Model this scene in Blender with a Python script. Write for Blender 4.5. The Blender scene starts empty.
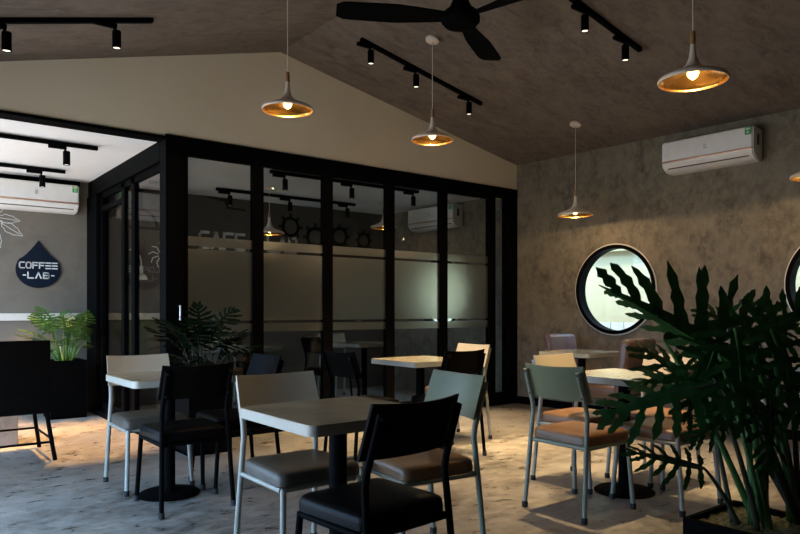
import bpy, bmesh, math, random
from mathutils import Vector, Matrix
random.seed(7)
PI = math.pi
scene = bpy.context.scene
COL = scene.collection

# ------------------------------------------------------------------ camera geometry
H, FPX, HY = 1.15, 680.0, 311.0
CR, CF = (0.790, -0.613), (0.613, 0.790)          # camera right / forward in the room's axes

def P(px, py, d):
    """point seen at pixel (px,py) at depth d"""
    xc = (px - 400) / FPX * d
    return Vector((CR[0]*xc + CF[0]*d, CR[1]*xc + CF[1]*d, H + (HY - py) / FPX * d))

def W(s, y):          # right wall, slightly out of square with the gable
    return 6.373 + .0377 * (5.827 - y)

# ------------------------------------------------------------------ materials
MATS = {}
def mat(name, c, rough=.5, metal=0, c2=None, scale=6, detail=6, bump=0, bscale=None, spec=.5, emit=None, estr=0, stretch=(1, 1, 1), lo=.35, hi=.65, coat=0, rough2=None):
    m = bpy.data.materials.new(name); m.use_nodes = True
    nt = m.node_tree; b = nt.nodes['Principled BSDF']
    b.inputs['Base Color'].default_value = (*c, 1); b.inputs['Roughness'].default_value = rough
    b.inputs['Metallic'].default_value = metal; b.inputs['Specular IOR Level'].default_value = spec
    b.inputs['Coat Weight'].default_value = coat
    tc = nt.nodes.new('ShaderNodeTexCoord'); mp = nt.nodes.new('ShaderNodeMapping')
    mp.inputs['Scale'].default_value = stretch
    nt.links.new(tc.outputs['Object'], mp.inputs['Vector'])
    if c2 is not None:
        n = nt.nodes.new('ShaderNodeTexNoise'); n.inputs['Scale'].default_value = scale; n.inputs['Detail'].default_value = detail
        nt.links.new(mp.outputs[0], n.inputs['Vector'])
        r = nt.nodes.new('ShaderNodeValToRGB')
        r.color_ramp.elements[0].position = lo; r.color_ramp.elements[1].position = hi
        r.color_ramp.elements[0].color = (*c, 1); r.color_ramp.elements[1].color = (*c2, 1)
        nt.links.new(n.outputs['Fac'], r.inputs[0]); nt.links.new(r.outputs[0], b.inputs['Base Color'])
        if rough2 is not None:
            mr = nt.nodes.new('ShaderNodeMapRange'); mr.inputs[1].default_value = lo; mr.inputs[2].default_value = hi
            mr.inputs[3].default_value = rough; mr.inputs[4].default_value = rough2
            nt.links.new(n.outputs['Fac'], mr.inputs[0]); nt.links.new(mr.outputs[0], b.inputs['Roughness'])
    if bump:
        n2 = nt.nodes.new('ShaderNodeTexNoise'); n2.inputs['Scale'].default_value = bscale or scale * 4; n2.inputs['Detail'].default_value = 5
        nt.links.new(mp.outputs[0], n2.inputs['Vector'])
        bp = nt.nodes.new('ShaderNodeBump'); bp.inputs['Strength'].default_value = bump; bp.inputs['Distance'].default_value = .01
        nt.links.new(n2.outputs['Fac'], bp.inputs['Height']); nt.links.new(bp.outputs[0], b.inputs['Normal'])
    if emit:
        b.inputs['Emission Color'].default_value = (*emit, 1); b.inputs['Emission Strength'].default_value = estr
    MATS[name] = m
    return m

def concrete(name, a, b_, c, s1, s2, rough, stretch=(1, 1, 1), bump=.15, fleck=.0, fleckc=(.4, .35, .25), warp=.6, rough2=None):
    """trowelled concrete: two noises, warped, with pale flecks"""
    m = bpy.data.materials.new(name); m.use_nodes = True
    nt = m.node_tree; N = nt.nodes.new; Lk = nt.links.new; bs = nt.nodes['Principled BSDF']
    tc = N('ShaderNodeTexCoord'); mp = N('ShaderNodeMapping'); mp.inputs['Scale'].default_value = stretch
    Lk(tc.outputs['Object'], mp.inputs['Vector'])
    n1 = N('ShaderNodeTexNoise'); n1.inputs['Scale'].default_value = s1; n1.inputs['Detail'].default_value = 8; n1.inputs['Distortion'].default_value = warp
    n2 = N('ShaderNodeTexNoise'); n2.inputs['Scale'].default_value = s2; n2.inputs['Detail'].default_value = 10; n2.inputs['Roughness'].default_value = .7
    n2.inputs['Distortion'].default_value = warp
    for n in (n1, n2): Lk(mp.outputs[0], n.inputs['Vector'])
    r = N('ShaderNodeValToRGB'); r.color_ramp.elements[0].position = .32; r.color_ramp.elements[1].position = .68
    r.color_ramp.elements[0].color = (*a, 1); r.color_ramp.elements[1].color = (*b_, 1)
    Lk(n1.outputs['Fac'], r.inputs[0])
    r2 = N('ShaderNodeValToRGB'); r2.color_ramp.elements[0].position = .4; r2.color_ramp.elements[1].position = .66
    mx = N('ShaderNodeMix'); mx.data_type = 'RGBA'; mx.inputs[7].default_value = (*c, 1)
    Lk(n2.outputs['Fac'], r2.inputs[0]); Lk(r.outputs[0], mx.inputs[6])
    mm = N('ShaderNodeMath'); mm.operation = 'MULTIPLY'; mm.inputs[1].default_value = .75
    Lk(r2.outputs[0], mm.inputs[0]); Lk(mm.outputs[0], mx.inputs[0])
    out = mx.outputs[2]
    if fleck:
        n3 = N('ShaderNodeTexNoise'); n3.inputs['Scale'].default_value = s2 * 3.2; n3.inputs['Detail'].default_value = 12; n3.inputs['Roughness'].default_value = .8
        Lk(mp.outputs[0], n3.inputs['Vector'])
        r3 = N('ShaderNodeValToRGB'); r3.color_ramp.elements[0].position = .58; r3.color_ramp.elements[1].position = .68
        Lk(n3.outputs['Fac'], r3.inputs[0])
        m3 = N('ShaderNodeMath'); m3.operation = 'MULTIPLY'; m3.inputs[1].default_value = fleck; Lk(r3.outputs[0], m3.inputs[0])
        m4 = N('ShaderNodeMix'); m4.data_type = 'RGBA'; m4.inputs[7].default_value = (*fleckc, 1)
        Lk(m3.outputs[0], m4.inputs[0]); Lk(out, m4.inputs[6]); out = m4.outputs[2]
    Lk(out, bs.inputs['Base Color'])
    bs.inputs['Roughness'].default_value = rough
    if rough2 is not None:
        mr = N('ShaderNodeMapRange'); mr.inputs[1].default_value = .3; mr.inputs[2].default_value = .7
        mr.inputs[3].default_value = rough; mr.inputs[4].default_value = rough2
        Lk(n2.outputs['Fac'], mr.inputs[0]); Lk(mr.outputs[0], bs.inputs['Roughness'])
    bp = N('ShaderNodeBump'); bp.inputs['Strength'].default_value = bump; bp.inputs['Distance'].default_value = .02
    Lk(n2.outputs['Fac'], bp.inputs['Height']); Lk(bp.outputs[0], bs.inputs['Normal'])
    return m

def glass_mat(name, tint, refl, rough=0.0, diff=None, dmix=0, ior=1.45):
    m = bpy.data.materials.new(name); m.use_nodes = True
    nt = m.node_tree; N = nt.nodes.new; Lk = nt.links.new
    nt.nodes.remove(nt.nodes['Principled BSDF']); out = nt.nodes['Material Output']
    tr = N('ShaderNodeBsdfTransparent'); tr.inputs[0].default_value = (*tint, 1)
    gl = N('ShaderNodeBsdfGlossy'); gl.inputs['Roughness'].default_value = rough; gl.inputs[0].default_value = (refl, refl, refl, 1)
    fr = N('ShaderNodeFresnel'); fr.inputs['IOR'].default_value = ior
    ge = N('ShaderNodeNewGeometry'); mu = N('ShaderNodeMath'); mu.operation = 'MULTIPLY_ADD'; mu.inputs[1].default_value = -1; mu.inputs[2].default_value = 1
    m5 = N('ShaderNodeMath'); m5.operation = 'MULTIPLY'        # reflect at the front face only
    Lk(ge.outputs['Backfacing'], mu.inputs[0]); Lk(mu.outputs[0], m5.inputs[0]); Lk(fr.outputs[0], m5.inputs[1])
    mx = N('ShaderNodeMixShader'); Lk(m5.outputs[0], mx.inputs[0]); Lk(tr.outputs[0], mx.inputs[1]); Lk(gl.outputs[0], mx.inputs[2])
    last = mx
    if diff:
        rf = N('ShaderNodeBsdfRefraction'); rf.inputs['Roughness'].default_value = rough; rf.inputs['IOR'].default_value = 1.35; rf.inputs[0].default_value = (*tint, 1)
        df = N('ShaderNodeBsdfDiffuse'); df.inputs[0].default_value = (*diff, 1)
        g2 = N('ShaderNodeBsdfGlossy'); g2.inputs['Roughness'].default_value = .25; g2.inputs[0].default_value = (refl, refl, refl, 1)
        m2 = N('ShaderNodeMixShader'); m2.inputs[0].default_value = dmix; Lk(rf.outputs[0], m2.inputs[1]); Lk(df.outputs[0], m2.inputs[2])
        m3 = N('ShaderNodeMixShader'); m3.inputs[0].default_value = .07; Lk(m2.outputs[0], m3.inputs[1]); Lk(g2.outputs[0], m3.inputs[2])
        last = m3
    Lk(last.outputs[0], out.inputs['Surface'])
    return m

M = {}
M['floor'] = concrete('polished_concrete', (.065, .055, .043), (.27, .245, .21), (.44, .415, .375), 1.3, 10.0, .20, stretch=(.9, 1.4, 1), bump=.2, rough2=.55, fleck=.2, fleckc=(.10, .088, .072), warp=.5)
M['ceiling'] = concrete('trowelled_ceiling', (.085, .065, .050), (.155, .122, .096), (.19, .152, .122), 2.0, 6.0, .85, stretch=(1, 2.0, 1), bump=.3, warp=1.5)
M['rwall'] = concrete('mottled_plaster', (.085, .071, .049), (.185, .156, .113), (.245, .209, .146), 4.5, 15.0, .8, bump=.3, fleck=.7, fleckc=(.43, .375, .255), stretch=(1, 1, .75), warp=.3)
M['gable'] = mat('cream_paint', (.78, .67, .49), .85, c2=(.83, .72, .535), scale=1.2, bump=.05, bscale=60)
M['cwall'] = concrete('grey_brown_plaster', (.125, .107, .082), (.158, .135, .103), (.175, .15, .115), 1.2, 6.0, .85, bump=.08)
M['white_ceiling'] = mat('white_ceiling_paint', (.84, .835, .82), .9, c2=(.78, .775, .76), scale=1.5)
M['black'] = mat('black_powder_coat', (.0020, .0020, .0022), .6, c2=(.0028, .0028, .003), scale=30, spec=.02)
M['blackmat'] = mat('matte_black', (.0018, .0018, .002), .75, c2=(.0026, .0026, .0026), scale=25, spec=.03)
M['blackleather'] = mat('black_leatherette', (.0024, .0024, .0027), .33, spec=.045, c2=(.004, .0038, .0038), scale=14, bump=.12, bscale=160)
M['blackply'] = mat('black_stained_plywood', (.0028, .0025, .0022), .55, c2=(.0048, .004, .0034), scale=8, spec=.03, stretch=(1, 1, 8))
M['rubber'] = mat('black_rubber', (.012, .012, .012), .8, c2=(.018, .018, .018), scale=40)
M['cream'] = mat('cream_laminate', (.40, .355, .27), .42, c2=(.44, .39, .30), scale=5)
M['creamtube'] = mat('cream_tube', (.27, .26, .22), .38, c2=(.30, .29, .245), scale=20)
M['green'] = mat('sage_green_laminate', (.150, .158, .088), .40, c2=(.172, .18, .10), scale=5)
M['greentube'] = mat('sage_green_tube', (.20, .215, .165), .4, c2=(.23, .245, .19), scale=20)
M['brown'] = mat('tan_leatherette', (.15, .078, .038), .34, spec=.35, c2=(.20, .106, .054), scale=7, bump=.15, bscale=120)
M['browncool'] = mat('tan_leatherette_cool_lit', (.060, .049, .037), .36, spec=.25, c2=(.082, .067, .05), scale=7, bump=.15, bscale=120)  # the tan leatherette, greyed and darkened for the cool light at left
M['purple'] = mat('plum_brown_leather', (.135, .085, .085), .35, c2=(.18, .115, .11), scale=9, bump=.15, bscale=120)
M['darkleather'] = mat('dark_brown_leather', (.060, .034, .024), .36, c2=(.085, .05, .035), scale=9, bump=.15, bscale=120)
M['walnut'] = mat('dark_wood', (.035, .022, .014), .45, c2=(.06, .038, .024), scale=6, stretch=(6, 6, 1))
M['top'] = mat('beige_marbled_laminate', (.28, .255, .19), .2, c2=(.345, .32, .24), scale=5, detail=12, lo=.42, hi=.58)
M['topedge'] = mat('pale_table_edge', (.34, .33, .28), .4, c2=(.38, .37, .31), scale=10)
M['white'] = mat('white_plastic', (.74, .72, .68), .35, c2=(.78, .76, .72), scale=10)
M['copper'] = mat('copper_trim', (.62, .38, .26), .3, metal=.6, c2=(.66, .42, .30), scale=30)
M['gold'] = mat('brushed_gold', (.62, .33, .075), .24, metal=1, c2=(.72, .39, .10), scale=18, stretch=(1, 1, 6))
M['wood'] = mat('warm_wood', (.22, .105, .04), .45, c2=(.30, .15, .06), scale=10, stretch=(5, 5, 1))
M['shade'] = mat('white_enamel', (.62, .53, .44), .4, c2=(.66, .57, .48), scale=12)
M['bulb'] = mat('glowing_bulb', (1, .8, .5), .3, c2=(1, .82, .52), scale=5, emit=(1, .58, .15), estr=15)
M['lens'] = mat('lit_spot_lens', (.9, .9, .88), .2, c2=(.85, .85, .83), scale=8, emit=(1, .86, .68), estr=1.6)
M['stickergreen'] = mat('green_sticker', (.02, .30, .10), .5, c2=(.02, .36, .12), scale=40)
M['stickerlight'] = mat('pale_sticker_print', (.65, .7, .45), .5, c2=(.7, .75, .5), scale=40)
M['grey'] = mat('grey_print', (.30, .30, .30), .5, c2=(.34, .34, .34), scale=40)
M['slot'] = mat('dark_slot', (.05, .045, .045), .6, c2=(.07, .06, .06), scale=40)
M['navy'] = mat('navy_paint', (.003, .007, .016), .7, c2=(.004, .009, .020), scale=12, spec=.15)
M['letter'] = mat('white_lettering', (.62, .63, .60), .6, c2=(.66, .67, .64), scale=15)
M['chalk'] = mat('chalk_white_paint', (.55, .55, .52), .8, c2=(.62, .62, .58), scale=30)
M['mural'] = mat('mural_white_paint', (.74, .74, .70), .8, c2=(.80, .80, .76), scale=30)
M['muraldark'] = mat('mural_black_paint', (.010, .010, .010), .8, c2=(.014, .014, .014), scale=30)
M['stripe'] = mat('pale_dado_rail', (.60, .575, .50), .55, c2=(.65, .62, .54), scale=4)
M['iwall'] = concrete('grey_brown_plaster_dimmed', (.075, .067, .054), (.095, .085, .068), (.108, .095, .076), 1.2, 6.0, .85, bump=.08)  # far wall plaster with the glazed room's dimness put into its colour
M['leaf'] = mat('deep_green_leaf', (.020, .090, .022), .38, c2=(.042, .15, .036), scale=9)
M['leafpale'] = mat('fresh_green_leaf', (.03, .085, .016), .45, spec=.3, c2=(.07, .15, .03), scale=9)
M['leafshaded'] = mat('shaded_green_leaf', (.004, .013, .005), .6, spec=.08, c2=(.007, .021, .007), scale=9)  # small leaf green with the plant's shade put into the colour
M['petiole'] = mat('green_petiole', (.030, .110, .022), .4, c2=(.05, .15, .03), scale=12)
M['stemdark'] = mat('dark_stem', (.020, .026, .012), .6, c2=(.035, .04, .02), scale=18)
M['gravel'] = mat('pale_gravel', (.13, .14, .055), .9, c2=(.36, .36, .22), scale=60, bump=.8, bscale=70)
M['soil'] = mat('dark_soil', (.02, .015, .01), .95, c2=(.04, .03, .02), scale=50, bump=.6)
M['rim'] = mat('pale_window_rim', (.62, .58, .50), .5, c2=(.68, .64, .56), scale=12)
M['outwall'] = mat('cream_render_outside', (.42, .36, .205), .9, c2=(.46, .40, .235), scale=2)
M['fence'] = mat('weathered_fence', (.42, .42, .36), .9, c2=(.55, .54, .46), scale=7, stretch=(1, 1, .2))
M['paving'] = mat('outdoor_paving', (.45, .43, .38), .9, c2=(.55, .52, .46), scale=4)
M['plinth'] = mat('grey_concrete_block', (.22, .22, .22), .8, c2=(.30, .30, .30), scale=8, bump=.2)
M['metal'] = mat('brushed_steel', (.55, .55, .55), .3, metal=1, c2=(.6, .6, .6), scale=20)
M['glass'] = glass_mat('clear_tinted_glass', (.72, .72, .70), .38, 0.0, ior=1.5)
M['glass_return'] = glass_mat('clear_glass', (.95, .95, .94), .55, 0.0, ior=1.42)
M['frost'] = glass_mat('frosted_film', (.80, .82, .79), .9, .42, diff=(.20, .20, .18), dmix=.10)
M['wglass'] = glass_mat('window_glass', (.95, .95, .94), 1.0, 0.0, ior=1.45)

# ------------------------------------------------------------------ mesh helpers
def new_bm(): return bmesh.new()

def box(bm, lo, hi, bevel=0, seg=2, mi=0):
    v = [bm.verts.new((x, y, z)) for x in (lo[0], hi[0]) for y in (lo[1], hi[1]) for z in (lo[2], hi[2])]
    F = []
    for q in ((0, 1, 3, 2), (4, 6, 7, 5), (0, 4, 5, 1), (2, 3, 7, 6), (0, 2, 6, 4), (1, 5, 7, 3)):
        f = bm.faces.new([v[i] for i in q]); f.material_index = mi; F.append(f)
    if bevel:
        es = list({e for f in F for e in f.edges})
        bmesh.ops.bevel(bm, geom=es, offset=bevel, segments=seg, affect='EDGES', profile=.5)
    return v

def tube(bm, pts, r, n=10, cap=True, flat=1.0):
    """round tube along points; r a number or one per point"""
    pts = [Vector(p) for p in pts]
    rs = r if isinstance(r, (list, tuple)) else [r] * len(pts)
    rings = []; prev = None
    for i, p in enumerate(pts):
        if i == 0: t = pts[1] - p
        elif i == len(pts) - 1: t = p - pts[-2]
        else: t = (pts[i+1] - p).normalized() + (p - pts[i-1]).normalized()
        t.normalize()
        if prev is None:
            a = Vector((0, 0, 1)) if abs(t.z) < .9 else Vector((1, 0, 0))
            u = t.cross(a).normalized()
        else:
            u = (prev - t * prev.dot(t)).normalized()
        prev = u; w = t.cross(u)
        rings.append([bm.verts.new(p + (u * math.cos(2*PI*k/n) + w * math.sin(2*PI*k/n) * flat) * rs[i]) for k in range(n)])
    for a, b in zip(rings, rings[1:]):
        for k in range(n):
            bm.faces.new((a[k], a[(k+1) % n], b[(k+1) % n], b[k]))
    if cap:
        bm.faces.new(rings[0][::-1]); bm.faces.new(rings[-1])
    return rings

def lathe(bm, prof, n=32, c=(0, 0, 0), close=False, mi=0):
    rings = []
    for (r, z) in prof:
        if r < 1e-6: rings.append([bm.verts.new((c[0], c[1], c[2] + z))])
        else: rings.append([bm.verts.new((c[0] + r*math.cos(2*PI*k/n), c[1] + r*math.sin(2*PI*k/n), c[2] + z)) for k in range(n)])
    for a, b in zip(rings, rings[1:]):
        for k in range(n):
            k2 = (k+1) % n
            if len(a) == 1 and len(b) == 1: continue
            if len(a) == 1: f = bm.faces.new((a[0], b[k2], b[k]))
            elif len(b) == 1: f = bm.faces.new((a[k], a[k2], b[0]))
            else: f = bm.faces.new((a[k], a[k2], b[k2], b[k]))
            f.material_index = mi

def prism(bm, pts, thick, axis):
    """extrude a closed outline by vector axis*thick"""
    ax = Vector(axis) * thick
    a = [bm.verts.new(p) for p in pts]; b = [bm.verts.new(Vector(p) + ax) for p in pts]
    bm.faces.new(a[::-1]); bm.faces.new(b)
    n = len(a)
    for i in range(n): bm.faces.new((a[i], a[(i+1) % n], b[(i+1) % n], b[i]))

def obj(name, bm, m, parent=None, smooth=True, loc=None):
    bmesh.ops.recalc_face_normals(bm, faces=bm.faces[:])
    me = bpy.data.meshes.new(name); bm.to_mesh(me); bm.free()
    for mm in (m if isinstance(m, (list, tuple)) else [m]): me.materials.append(mm)
    if smooth:
        me.polygons.foreach_set('use_smooth', [True] * len(me.polygons))
        try: me.set_sharp_from_angle(angle=math.radians(38))
        except Exception: pass
    o = bpy.data.objects.new(name, me); COL.objects.link(o)
    if parent: o.parent = parent
    if loc is not None: o.location = loc
    return o

def thing(name, label, cat, loc=(0, 0, 0), rz=0, group=None):
    o = bpy.data.objects.new(name, None); COL.objects.link(o)
    o.empty_display_size = .1
    o.location = loc; o.rotation_euler = (0, 0, rz); o['label'] = label; o['category'] = cat
    if group: o['group'] = group
    return o

def tag(o, label, cat, group=None):
    o['label'] = label; o['category'] = cat
    if group: o['group'] = group
    return o

def structure(name, label=None, cat=None):
    o = bpy.data.objects.new(name, None); COL.objects.link(o); o['kind'] = 'structure'
    if label: o['label'] = label
    if cat: o['category'] = cat
    return o

def struct(name, bm, m, label, cat, smooth=False, parent=None):
    o = obj(name, bm, m, parent, smooth)
    if parent is None: o['kind'] = 'structure'; o['label'] = label; o['category'] = cat
    return o

def dup(root, loc, rz, label, group=None):
    r = root.copy(); COL.objects.link(r); r.location = loc; r.rotation_euler = (0, 0, rz); r['label'] = label
    if group: r['group'] = group
    for ch in list(root.children):
        c = ch.copy(); COL.objects.link(c); c.parent = r
        for g in list(ch.children):
            d = g.copy(); COL.objects.link(d); d.parent = c
    return r

# ------------------------------------------------------------------ room shell
GY = 5.827            # gable wall plane
BY = 8.452            # far wall plane
PX = 1.984            # glass return plane
HZ = 2.635            # header height
RX, RZ = 3.076, 3.62  # ridge
SL, SR = .263, .197
LX = -.62; YB = -2.8; EX = -.55
def ceil_z(x): return RZ - SR*(x-RX) if x > RX else max(RZ - SL*(RX-x), RZ - SL*(RX-EX))

bm = new_bm(); box(bm, (LX-.2, YB-.2, -.15), (6.95, BY+.2, 0))
struct('floor', bm, M['floor'], 'mottled polished concrete floor of the cafe', 'floor')

bm = new_bm()
zl = ceil_z(EX)
prof = [(LX-.2, zl), (EX, zl), (RX, RZ), (7.0, ceil_z(7.0))]
top = [(x, z+.15) for x, z in prof][::-1]
prism(bm, [(x, YB-.2, z) for x, z in prof + top], GY + .15 - YB + .2, (0, 1, 0))
struct('ceiling', bm, M['ceiling'], 'dark trowelled concrete ceiling with a ridge', 'ceiling')

bm = new_bm()     # flat ceiling of the rooms beyond the gable
box(bm, (LX-.2, GY+.15, HZ), (6.6, BY+.2, HZ+.12))
struct('ceiling_inner', bm, M['white_ceiling'], 'flat white ceiling beyond the gable wall', 'ceiling')

bm = new_bm()
xr = W(0, GY)
out = [(LX-.1, GY, HZ), (xr+.1, GY, HZ), (xr+.1, GY, ceil_z(xr+.1)+.02), (RX, GY, RZ+.02), (EX, GY, zl+.02), (LX-.1, GY, zl+.02)]
prism(bm, out, .15, (0, 1, 0))
struct('wall_gable', bm, M['gable'], 'cream painted gable wall above the glass partition', 'wall')

# right wall with two round openings
def wall_holes(bm, y0, y1, z0, z1, holes, hs, t, nseg=64):
    def pt(y, z, k): return Vector((W(0, y) + k*t, y, z))
    def rect(a, b, c, d):
        if b - a < 1e-4 or d - c < 1e-4: return
        for k in (0, 1):
            bm.faces.new([bm.verts.new(pt(*q, k)) for q in ((a, c), (b, c), (b, d), (a, d))])
    cuts = y0
    for (cy, cz, R) in sorted(holes):
        rect(cuts, cy-hs, z0, z1); rect(cy-hs, cy+hs, z0, cz-hs); rect(cy-hs, cy+hs, cz+hs, z1)
        cuts = cy+hs
        inner = [[], []]
        for k in (0, 1):
            sq, ci = [], []
            for i in range(nseg):
                a = 2*PI*i/nseg; c, s = math.cos(a), math.sin(a); m = hs/max(abs(c), abs(s))
                sq.append(bm.verts.new(pt(cy+c*m, cz+s*m, k))); ci.append(bm.verts.new(pt(cy+c*R, cz+s*R, k)))
            for i in range(nseg):
                j = (i+1) % nseg; bm.faces.new((sq[i], sq[j], ci[j], ci[i]))
            inner[k] = ci
        for i in range(nseg):
            j = (i+1) % nseg; bm.faces.new((inner[0][i], inner[0][j], inner[1][j], inner[1][i]))
    rect(cuts, y1, z0, z1)
WIN = [(7.22, 1.40, .475), (4.44, 1.385, .475), (2.21, 1.385, .475)]
bm = new_bm(); wall_holes(bm, YB, BY+.1, 0, 3.3, WIN, .8, .11)
struct('wall_right', bm, M['rwall'], 'mottled grey brown plaster wall with round windows', 'wall')
for k, (cy, cz, R) in enumerate(WIN):
    x = W(0, cy); rot = math.atan(.0377)
    w = structure('window_%d' % (k+1), ['round window glowing behind the frosted glass in the glazed room', 'round black framed window behind the small wall table', 'round black framed window cut by the right edge of the picture'][k], 'window')
    w.location = (x, cy, cz); w.rotation_euler = (0, 0, rot)
    def ring(bm, r0, r1, xa, xb, n=72):
        for i in range(n):
            a, b = 2*PI*i/n, 2*PI*(i+1)/n
            q = [[(xx, r*math.cos(t), r*math.sin(t)) for r in (r0, r1) for xx in (xa, xb)] for t in (a, b)]
            V = [[bm.verts.new(p) for p in s] for s in q]
            for f in ((0, 1, 3, 2),): pass
            A, B = V
            for i0, i1 in ((0, 1), (1, 3), (3, 2), (2, 0)): bm.faces.new((A[i0], A[i1], B[i1], B[i0]))
        bmesh.ops.remove_doubles(bm, verts=bm.verts[:], dist=1e-5)
    bm = new_bm(); ring(bm, .450, .490, -.03, .10); obj('window_frame', bm, M['black'], w)
    bm = new_bm(); ring(bm, .488, .502, -.022, .02); obj('window_rim', bm, M['rim'], w)
    bm = new_bm(); lathe(bm, [(0, -.004), (.452, -.004), (.452, .004), (0, .004)], 64)
    bmesh.ops.rotate(bm, verts=bm.verts[:], matrix=Matrix.Rotation(PI/2, 3, 'Y')); 
    bmesh.ops.translate(bm, verts=bm.verts[:], vec=(.06, 0, 0))
    obj('window_pane', bm, M['wglass'], w)

bm = new_bm()
a, b = W(0, YB), W(0, GY)
prism(bm, [(a-.02, YB, 0), (b-.02, GY, 0), (b, GY, 0), (a, YB, 0)], .09, (0, 0, 1))
struct('baseboard_right', bm, M['black'], 'black baseboard along the plaster wall', 'baseboard')

# one far wall in two tones: bay plaster, shade-darkened copy in glazed room
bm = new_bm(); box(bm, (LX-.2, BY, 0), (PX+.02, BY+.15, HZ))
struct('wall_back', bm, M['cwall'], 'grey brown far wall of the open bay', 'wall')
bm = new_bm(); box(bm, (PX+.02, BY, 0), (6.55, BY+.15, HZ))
struct('wall_mural', bm, M['iwall'], 'far wall of the glazed room, its plaster darkened for the dimness', 'wall')
bm = new_bm(); box(bm, (LX-.2, BY-.02, 1.045), (6.2, BY, 1.125), .004)
struct('trim_1', bm, M['stripe'], 'pale dado rail along the far wall', 'trim')
bm = new_bm(); box(bm, (LX-.2, BY-.03, HZ-.05), (PX-.1, BY, HZ))  # black strip in place of the shade in the gap under the ceiling
struct('trim_2', bm, M['blackmat'], 'black strip standing in for the shadow gap under the white ceiling', 'trim')
# walls behind the camera
bm = new_bm(); box(bm, (LX-.2, YB-.15, 0), (7.0, YB, 3.7))
struct('wall_rear', bm, M['rwall'], 'plain wall behind the viewer', 'wall')
# unseen left facade: dark plaster cuts fill light, open bays shaped for daylight
bm = new_bm()
for (y0, y1) in ((YB, 2.3), (GY-.5, GY+.25), (BY-.05, BY+.2)): box(bm, (LX-.2, y0, 0), (LX, y1, zl+.05))
box(bm, (LX-.2, 2.3, 1.35), (LX, GY-.5, zl+.05)); box(bm, (LX-.2, GY+.25, 2.58), (LX, BY-.05, zl+.05))
struct('wall_left', bm, M['rwall'], 'unseen plaster facade wall, open bays shaped for the daylight', 'wall')

# ------------------------------------------------------------------ black glazed partition
D0, D1 = GY+.03, GY+.09
bm = new_bm(); box(bm, (PX-.005, GY-.012, 2.56), (6.40, GY+.14, HZ+.03)); 
struct('trim_3', bm, M['black'], 'black header beam over the glass partition', 'trim')
bm = new_bm(); box(bm, (LX, GY-.012, HZ-.012), (PX, GY+.16, HZ+.012))
struct('trim_4', bm, M['black'], 'thin black edge strip under the gable wall', 'trim')
post = structure('pillar_corner', 'thick black corner post of the glass partition', 'pillar')
bm = new_bm(); box(bm, (PX-.005, GY-.015, 0), (2.135, GY+.145, 2.56), .004)
obj('post_casing', bm, M['black'], post, False)
bm = new_bm(); tube(bm, [(2.09, GY-.055, 1.07), (2.09, GY-.055, 1.20)], .008); tube(bm, [(2.09, GY-.055, 1.08), (2.09, GY-.01, 1.08)], .006); tube(bm, [(2.09, GY-.055, 1.19), (2.09, GY-.01, 1.19)], .006)
obj('pull_handle', bm, M['metal'], post)
bm = new_bm(); box(bm, (6.246, GY-.01, 0), (6.40, GY+.14, 2.56), .003)
struct('pillar_end', bm, M['black'], 'black end post where the partition meets the plaster wall', 'pillar')
bm = new_bm(); box(bm, (PX, GY-.01, 0), (6.40, GY+.13, .055), .003)
struct('trim_5', bm, M['black'], 'black floor sill under the glass partition', 'trim')

edges = [2.135, 2.863, 3.63, 4.418, 5.186, 5.966]
edges_r = [2.863, 3.63, 4.418, 5.186, 5.966, 6.246]
labs = ['first glass panel from the thick corner post', 'second glass panel from the thick corner post', 'middle glass panel of the partition, frosted band across it',
        'fourth glass panel from the thick corner post', 'fifth glass panel with bright frosted band', 'narrow clear glass strip beside the plaster wall']
for i in range(6):
    x0, x1 = edges[i], edges_r[i]
    d = structure('door_%d' % (i+1), labs[i], 'glass door')
    bm = new_bm(); sw = .055
    if i < 5:
        box(bm, (x0, D0, .055), (x0+sw, D1, 2.56)); box(bm, (x1-sw, D0, .055), (x1, D1, 2.56))
        box(bm, (x0+sw, D0, .055), (x1-sw, D1, .15)); box(bm, (x0+sw, D0, 2.515), (x1-sw, D1, 2.56))
    else:
        box(bm, (x0, D0, .055), (x0+.06, D1, 2.56)); box(bm, (x0+.06, D0, .055), (x1, D1, .15)); sw = .055
    obj('door_frame', bm, M['black'], d, False)
    bm = new_bm(); box(bm, (x0+sw-.005, GY+.055, .145), (x1-(sw if i < 5 else 0)+.005, GY+.063, 2.53)); obj('glass_pane', bm, M['glass'], d, False)
    if i < 5:
        bm = new_bm()
        for (z0, z1) in ((.955, 1.035), (1.062, 1.70), (1.728, 1.81)):
            box(bm, (x0+sw, GY+.048, z0), (x1-sw, GY+.0535, z1))
        obj('frosted_film', bm, M['frost'], d, False)

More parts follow.
